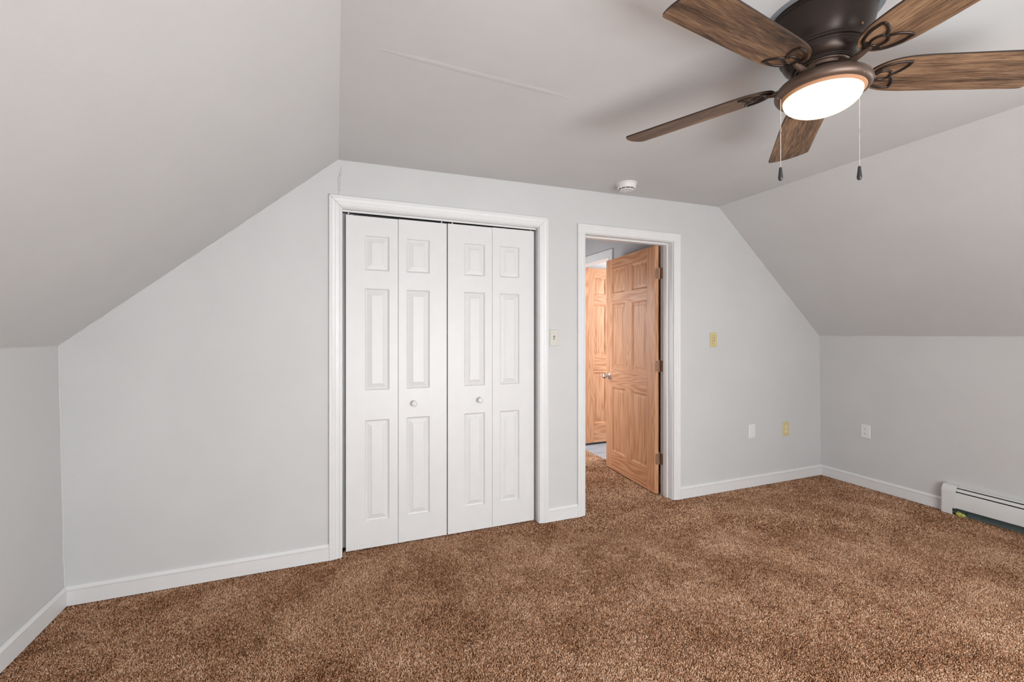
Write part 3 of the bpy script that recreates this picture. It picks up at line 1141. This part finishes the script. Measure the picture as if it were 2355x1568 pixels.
mk = on_back(1.408, 1.269)
t = thing('light_switch', (1.408, D, 1.269 - 0.057), 'off-white toggle switch on the wall between closet and doorway', 'switch')
plate(t, mk, 0.069, 0.115, M['cream'])
slab('toggle_slot', t, mk, -0.006, 0.006, -0.0125, 0.0125, 0.0055, 0.0064, M['dark'])
mb = MB()
mb.hexa([mk(-0.0045, 0.005, -0.011), mk(0.0045, 0.005, -0.011), mk(0.0045, 0.005, 0.010), mk(-0.0045, 0.005, 0.010),
         mk(-0.004, 0.017, -0.011), mk(0.004, 0.017, -0.011), mk(0.004, 0.015, -0.002), mk(-0.004, 0.015, -0.002)])
obj('toggle', mb, M['cream'], t, smooth=0)
for s in (-1, 1):
    disc('screw', t, mk, 0, s * 0.030, 0.003, 0.0055, 0.0068, M['cream'], 10)

mk = on_back(2.859, 1.248)
t = thing('dimmer_switch', (2.859, D, 1.248 - 0.057), 'yellowed ivory slide dimmer on the wall right of the doorway', 'switch')
plate(t, mk, 0.073, 0.116, M['ivory'], 0.008)
slab('rocker_frame', t, mk, -0.0165, 0.0165, -0.034, 0.034, 0.0075, 0.0084, M['edge'])
slab('rocker', t, mk, -0.0155, 0.0155, -0.033, 0.033, 0.0078, 0.0098, M['ivory'])
slab('slider_track', t, mk, 0.002, 0.006, -0.012, 0.022, 0.0097, 0.0101, M['edge'])
slab('slider', t, mk, -0.002, 0.010, 0.000, 0.006, 0.0097, 0.0135, M['ivory_light'])
slab('slider_track', t, mk, -0.010, -0.004, -0.014, -0.010, 0.0097, 0.0102, M['edge'])

mk = on_back(3.290, 0.469)
t = thing('blank_plate', (3.290, D, 0.469 - 0.06), 'plain white blank cover plate low on the wall', 'wall plate')
plate(t, mk, 0.072, 0.120, M['plastic'])
for s in (-1, 1):
    disc('screw', t, mk, 0, s * 0.042, 0.003, 0.0055, 0.0066, M['plastic'], 10)

mk = on_back(3.701, 0.4575)
t = thing('power_outlet', (3.701, D, 0.4575 - 0.06), 'yellowed ivory outlet low on the wall nearest the corner', 'outlet')
outlet(t, mk, 0.076, 0.122, M['ivory'], M['ivory_light'])

mk = lambda u, d, v: (XRB - 0.008 - d, 2.372 - u, 0.474 + v)
t = thing('power_outlet', (XRB - 0.008, 2.372, 0.474 - 0.058), 'white outlet on the right knee wall above the baseboard', 'outlet')
outlet(t, mk, 0.073, 0.116, M['plastic'], M['plastic'])
slab('backing', t, mk, -0.0365, 0.0365, -0.058, 0.058, -0.012, 0.001, M['plastic'])

# ------------------------------------------------------------------ smoke detector
sx, sy = 1.851, 2.530
sz = ceil_z(sx)
t = thing('smoke_detector', (sx, sy, sz), 'round white smoke detector on the ceiling near the closet wall', 'smoke detector')
mb = MB()
mb.lathe([(0.0, 0.0), (0.071, 0.0), (0.0715, -0.004), (0.069, -0.007), (0.062, -0.008), (0.0, -0.008)], (sx, sy, sz), 48)
obj('base_plate', mb, M['plastic'], t)
mb = MB()
mb.lathe([(0.0, -0.008), (0.0635, -0.008), (0.0635, -0.012), (0.0625, -0.013), (0.0635, -0.014), (0.0625, -0.031), (0.0600, -0.036), (0.0535, -0.0385),
          (0.0525, -0.036), (0.0, -0.036)], (sx, sy, sz), 48)
obj('body', mb, M['plastic'], t)
mb = MB()
mb.lathe([(0.0, -0.0355), (0.050, -0.0355), (0.046, -0.043), (0.0, -0.043)], (sx, sy, sz), 40)
obj('vent_ring', mb, M['dark'], t)
for k in range(10):
    a = 2 * PI * k / 10 + 0.2
    mb = MB()
    c, s = math.cos(a), math.sin(a)
    q = lambda r, w_, z: (sx + r * c - w_ * s, sy + r * s + w_ * c, sz + z)
    mb.hexa([q(0.044, -0.0018, -0.044), q(0.0515, -0.0018, -0.040), q(0.0515, 0.0018, -0.040), q(0.044, 0.0018, -0.044),
             q(0.044, -0.0018, -0.036), q(0.0515, -0.0018, -0.036), q(0.0515, 0.0018, -0.036), q(0.044, 0.0018, -0.036)])
    obj('vent_rib', mb, M['plastic'], t, smooth=0)
mb = MB()
mb.lathe([(0.0, -0.042), (0.047, -0.042), (0.0475, -0.044), (0.044, -0.0475), (0.020, -0.050), (0.0, -0.050)], (sx, sy, sz), 40)
obj('sensor_cover', mb, M['plastic'], t)
for k in range(5):
    a = 2 * PI * k / 5 + 0.5
    mb = MB()
    mb.lathe([(0, 0), (0.0028, 0), (0.0028, -0.001), (0, -0.001)], (sx + 0.030 * math.cos(a), sy + 0.030 * math.sin(a), sz - 0.0487), 10)
    obj('sound_hole', mb, M['slate'], t)

# ------------------------------------------------------------------ baseboard heater
HX = XRB - 0.001
hy0, hy1 = 1.842, 0.62
t = thing('baseboard_heater', (HX, (hy0 + hy1) / 2, 0), 'white metal baseboard heater along the right knee wall', 'heater')


def sweep(nm, prof, ya, yb, mat, sm=30):
    mb = MB()
    mb.prism([(HX - d, ya, z) for d, z in prof], (0, yb - ya, 0))
    return obj(nm, mb, mat, t, smooth=sm)


sweep('back_panel', [(0, 0.012), (0.004, 0.012), (0.004, 0.200), (0, 0.200)], hy0 - 0.004, hy1, M['slate'])
sweep('hood', [(0.0, 0.206), (0.030, 0.206), (0.043, 0.2005), (0.0445, 0.1975), (0.042, 0.1975), (0.030, 0.2025), (0.0, 0.2025)], hy0 - 0.075, hy1, M['heater'])
sweep('damper', [(0.045, 0.1905), (0.0465, 0.1905), (0.060, 0.1735), (0.0585, 0.1725), (0.045, 0.188)], hy0 - 0.075, hy1, M['heater'])
sweep('front_panel', [(0.060, 0.166), (0.064, 0.164), (0.066, 0.160), (0.066, 0.056), (0.0645, 0.056), (0.0645, 0.158), (0.060, 0.163)], hy0 - 0.075, hy1, M['heater'])
sweep('heating_element', [(0.006, 0.075), (0.056, 0.075), (0.054, 0.165), (0.006, 0.165)], hy0 - 0.14, hy1 + 0.02, M['dark'], 0)
sweep('base_rail', [(0.004, 0.002), (0.030, 0.002), (0.030, 0.010), (0.006, 0.030), (0.004, 0.030)], hy0 - 0.12, hy1, M['slate'], 0)
mb = MB()
capp = [(0.0, 0.006), (0.069, 0.006), (0.069, 0.163), (0.066, 0.176), (0.050, 0.203), (0.042, 0.209), (0.030, 0.2105), (0.0, 0.2105)]
mb.prism([(HX - d, hy0, z) for d, z in capp], (0, -0.003, 0))
shell = capp[1:]
inner = [(0.0, 0.2075), (0.029, 0.2075), (0.0405, 0.2062), (0.048, 0.2012), (0.0632, 0.175), (0.066, 0.162), (0.066, 0.006)]
for (ya, yb, lo) in ((hy0 - 0.002, hy0 - 0.062, 0.006), (hy0 - 0.062, hy0 - 0.080, 0.052)):
    sh = [(d, max(z, lo)) for d, z in shell]
    inn = [(d, max(z, lo)) for d, z in inner]
    mb.prism([(HX - d, ya, z) for d, z in sh + inn], (0, yb - ya, 0))
obj('end_cap', mb, M['heater'], t, smooth=30)
mb = MB()
for (oy, oz, rr, sd) in ((0.0, 0.014, 0.016, 1), (-0.021, 0.011, 0.013, 5)):
    k0 = len(mb.v)
    mb.ball((HX - 0.046, 1.752 + oy, oz), rr, 18, 12, (0.9, 1.15, 0.95))
    for i in range(k0, len(mb.v)):
        p = Vector(mb.v[i])
        c = Vector((HX - 0.046, 1.752 + oy, oz))
        f = 1 + 0.42 * mnoise.noise((p - c) * 130 + Vector((sd, 0, 0))) + 0.16 * mnoise.noise((p - c) * 420 + Vector((0, sd, 0)))
        mb.v[i] = tuple(c + (p - c) * f)
w = obj('insulation_scrap', mb, M['foam'], None, smooth=60)
tag(w, 'bit of yellow insulation poking out under the heater end', 'insulation')

# ------------------------------------------------------------------ ceiling fan
FX, FY, FZB = 1.4615, 0.9617, 2.1244
FZ = ceil_z(FX)
fan = thing('ceiling_fan', (FX, FY, FZ), 'bronze hugger ceiling fan with five walnut blades and a lit bowl', 'ceiling fan')
mb = MB()
mb.lathe([(0.0, FZ), (0.164, FZ), (0.164, FZ - 0.004), (0.0, FZ - 0.004)], (FX, FY, 0), 64)
obj('mounting_plate', mb, M['plate'], fan)
mb = MB()
mb.lathe([(0.0, FZ - 0.004), (0.1455, FZ - 0.004), (0.1460, FZ - 0.010), (0.1425, FZ - 0.014), (0.1420, FZ - 0.018), (0.1440, FZ - 0.021), (0.1435, FZ - 0.026),
          (0.1410, FZ - 0.040), (0.1375, FZ - 0.058), (0.1310, FZ - 0.082), (0.1220, FZ - 0.104), (0.1165, FZ - 0.1125), (0.1160, FZ - 0.117), (0.1185, FZ - 0.120),
          (0.1180, FZ - 0.126), (0.1135, FZ - 0.1285), (0.1120, FZ - 0.134), (0.0, FZ - 0.134)], (FX, FY, 0), 72)
obj('housing', mb, M['bronze'], fan, smooth=30)
mb = MB()
z0 = FZ - 0.132
mb.lathe([(0.0, z0), (0.1115, z0), (0.1105, z0 - 0.008), (0.105, z0 - 0.019), (0.095, z0 - 0.029), (0.0875, z0 - 0.033), (0.0870, z0 - 0.0355), (0.084, z0 - 0.036),
          (0.0835, z0 - 0.0385), (0.078, z0 - 0.039), (0.0775, z0 - 0.030), (0.0, z0 - 0.030)], (FX, FY, 0), 72)
obj('lower_housing', mb, M['bronze'], fan, smooth=30)
mb = MB()
mb.lathe([(0.0, 2.164), (0.074, 2.164), (0.077, 2.160), (0.077, 2.150), (0.073, 2.146), (0.066, 2.146), (0.064, 2.138), (0.0, 2.138)], (FX, FY, 0), 48)
obj('flywheel', mb, M['bronze_light'], fan, smooth=30)
mb = MB()
mb.ball((FX + -0.0067, FY - 0.1223, 2.2163), 0.004, 10, 6)
obj('screw', mb, M['brass'], fan, smooth=60)
mb = MB()
mb.lathe([(0.0, 2.144), (0.052, 2.144), (0.054, 2.136), (0.062, 2.127), (0.075, 2.120), (0.094, 2.1140), (0.110, 2.1080), (0.123, 2.1000), (0.1310, 2.0905),
          (0.1335, 2.0825), (0.1325, 2.0755), (0.1285, 2.0688), (0.1225, 2.0650), (0.1185, 2.0645), (0.1155, 2.0665), (0.104, 2.074), (0.0, 2.076)],
         (FX, FY, 0), 72)
obj('light_ring', mb, M['bronze_light'], fan, smooth=40)
mb = MB()
mb.lathe([(0.104, 2.0720), (0.1165, 2.0660), (0.1175, 2.0642), (0.1110, 2.0582), (0.1088, 2.0578), (0.1083, 2.0600)], (FX, FY, 0), 72)
obj('light_bezel', mb, M['bezel'], fan, smooth=40)
mb = MB()
prof = [(0.1078, 2.0680)] + [(0.1083 * math.cos(a), 2.0580 - 0.053 * math.sin(a)) for a in [PI / 2 * i / 14 for i in range(15)]]
prof[-1] = (0.0, 2.005)
mb.lathe(prof, (FX, FY, 0), 64)
obj('light_bowl', mb, M['bowl'], fan, smooth=60)
for k in range(3):
    a = 2.55 + k * 2 * PI / 3
    mb = MB()
    mb.ball((FX + 0.128 * math.cos(a), FY + 0.128 * math.sin(a), 2.0685), 0.0022, 8, 5)
    obj('ring_screw', mb, M['brass'], fan, smooth=60)

TH_ = [2.0321 - 2 * PI * k / 5 + d for k, d in enumerate((-0.0111, 0.0021, 0.0104, 0.0013, -0.0026))]
PH = [-0.1772 + d for d in (-0.0377, 0.0076, -0.0108, 0.0260, 0.0149)]
DR = [0.0151, 0.0362, 0.0213, 0.0016, 0.0077]


def smooth_closed(pts, n=8, closed=True):
    """Catmull-Rom"""
    out = []
    N = len(pts)
    rng = range(N) if closed else range(N - 1)
    for i in rng:
        if closed:
            p0, p1, p2, p3 = pts[i - 1], pts[i], pts[(i + 1) % N], pts[(i + 2) % N]
        else:
            p0, p1, p2, p3 = pts[max(i - 1, 0)], pts[i], pts[i + 1], pts[min(i + 2, N - 1)]
        for k in range(n):
            f = k / n
            out.append(tuple(0.5 * ((2 * b) + (-a + c) * f + (2 * a - 5 * b + 4 * c - d) * f * f + (-a + 3 * b - 3 * c + d) * f ** 3)
                             for a, b, c, d in zip(p0, p1, p2, p3)))
    if not closed:
        out.append(tuple(pts[-1]))
    return out


half = [(0.1355, 0.0), (0.1375, 0.014), (0.1425, 0.026), (0.152, 0.0385), (0.166, 0.050), (0.184, 0.0595), (0.206, 0.0665), (0.236, 0.0715), (0.280, 0.0745)]
root = smooth_closed(half, 4, False)
tipc = [(0.6460, 0.0790), (0.6530, 0.0770), (0.6575, 0.0715)]
tip = [(0.6575 + 0.0155 * (1 - (s / 0.0715) ** 2), s) for s in [0.055, 0.037, 0.018, 0.0, -0.018, -0.037, -0.055]]
outline = root[:] + [(0.46, 0.0768)] + tipc + tip + [(r, -s) for r, s in reversed(tipc)] + [(0.46, -0.0768)] + [(r, -s) for r, s in reversed(root[1:])]


def blade_mesh():
    mb = MB()
    n = len(outline)
    low = [(r, s, 0.0) for r, s in outline]
    top = [(r, s, 0.0055) for r, s in outline]
    mb.add(low + top, [tuple(range(n))[::-1], tuple(range(n, 2 * n))], 0)
    mb.add(low + top, [(i, (i + 1) % n, n + (i + 1) % n, n + i) for i in range(n)], 1)
    return mb


def bracket_mesh():
    mb = MB()
    zz = -0.0012
    for sg in (1, -1):
        side = [(0.150, 0.002), (0.155, 0.020), (0.168, 0.037), (0.188, 0.048), (0.210, 0.0535), (0.2345, 0.0525)]
        back = [(0.2345, 0.0525), (0.2335, 0.040), (0.228, 0.026), (0.219, 0.013), (0.205, 0.003)]
        for path in (side, back):
            pts = [(r, s * sg, zz) for r, s in smooth_closed(path, 6, False)]
            mb.tube(pts, 0.0046, 10, flat=0.85)
    loop = [(0.183 + 0.0225 * math.cos(2 * PI * k / 28), 0.0185 * math.sin(2 * PI * k / 28), zz) for k in range(28)]
    mb.tube(loop, 0.0043, 10, closed=True, flat=0.85)
    # the solid heel where the leaves gather
    heel = [(0.141, -0.008), (0.152, -0.019), (0.163, -0.030), (0.166, -0.021), (0.163, 0.0), (0.166, 0.021), (0.163, 0.030), (0.152, 0.019), (0.141, 0.008)]
    mb.prism([(r, s, 0.0) for r, s in heel], (0, 0, -0.0045))
    return mb


def arm_mesh():
    mb = MB()
    path = [(0.160, 0, -0.003), (0.150, 0, -0.004), (0.138, 0, -0.006), (0.124, 0, -0.0085), (0.110, 0, -0.0095), (0.096, 0, -0.0085), (0.084, 0, -0.003), (0.074, 0, 0.006), (0.062, 0, 0.018)]
    pts = smooth_closed(path, 5, False)
    n = len(pts)
    mb.tube(pts, 0.0100, 14, flat=0.85, up=(0, 1, 0), taper=[0.75 + 0.35 * min(1, i / (n * 0.5)) for i in range(n)])
    return mb


first = None
for k in range(5):
    t_, ph, dr = TH_[k], PH[k], DR[k]
    e = Vector((math.cos(t_) * math.cos(dr), math.sin(t_) * math.cos(dr), -math.sin(dr)))
    nn = Vector((-math.sin(t_), math.cos(t_), 0)) * math.cos(ph) + Vector((0, 0, math.sin(ph)))
    nn = (nn - e * nn.dot(e)).normalized()
    m = e.cross(nn).normalized()
    R = Matrix((e, nn, m)).transposed()
    if first is None:
        bl = obj('blade', blade_mesh(), [M['walnut'], M['edge']], fan, smooth=30, local=True)
        br = obj('blade_bracket', bracket_mesh(), M['bronze'], bl, smooth=65, local=True)
        ar = obj('blade_arm', arm_mesh(), M['bronze_light'], bl, smooth=50, local=True)
        first = (bl, br, ar)
    else:
        bl = first[0].copy()
        COL.objects.link(bl)
        bl.parent = fan
        for c in first[1:]:
            q = c.copy()
            COL.objects.link(q)
            q.parent = bl
    bl.location = Vector((0, 0, FZB - FZ))
    bl.rotation_euler = R.to_euler()

for cx, cy, ztop, zcon, zp1, zp0 in ((1.359, 1.027, 2.070, 1.960, 1.839, 1.796), (1.574, 0.916, 2.066, 1.953, 1.834, 1.790)):
    mb = MB()
    z = ztop
    while z > zp1 - 0.001:
        if abs(z - zcon) > 0.006:
            mb.ball((cx, cy, z), 0.00165, 8, 5)
        z -= 0.0035
    mb.tube([(cx, cy, ztop), (cx, cy, zp1)], 0.0005, 5)
    mb.tube([(cx, cy, ztop), (cx + (FX - cx) * 0.06, cy + (FY - cy) * 0.06, ztop + 0.004), (cx + (FX - cx) * 0.16, cy + (FY - cy) * 0.16, ztop + 0.004)], 0.0018, 6)
    ch = obj('pull_chain', mb, M['chain'], fan, smooth=60)
    mb = MB()
    mb.lathe([(0.0, -0.0055), (0.0022, -0.005), (0.0022, 0.005), (0.0, 0.0055)], (cx, cy, zcon), 10)
    obj('connector', mb, M['chain'], ch, smooth=40)
    mb = MB()
    L = zp1 - zp0
    mb.lathe([(0.0, zp1), (0.0035, zp1), (0.0042, zp1 - 0.002), (0.0056, zp1 - 0.4 * L), (0.0073, zp1 - 0.72 * L), (0.0072, zp1 - 0.84 * L), (0.0058, zp1 - 0.94 * L), (0.0030, zp0), (0.0, zp0)], (cx, cy, 0), 20)
    obj('pendant', mb, M['black'], ch, smooth=40)
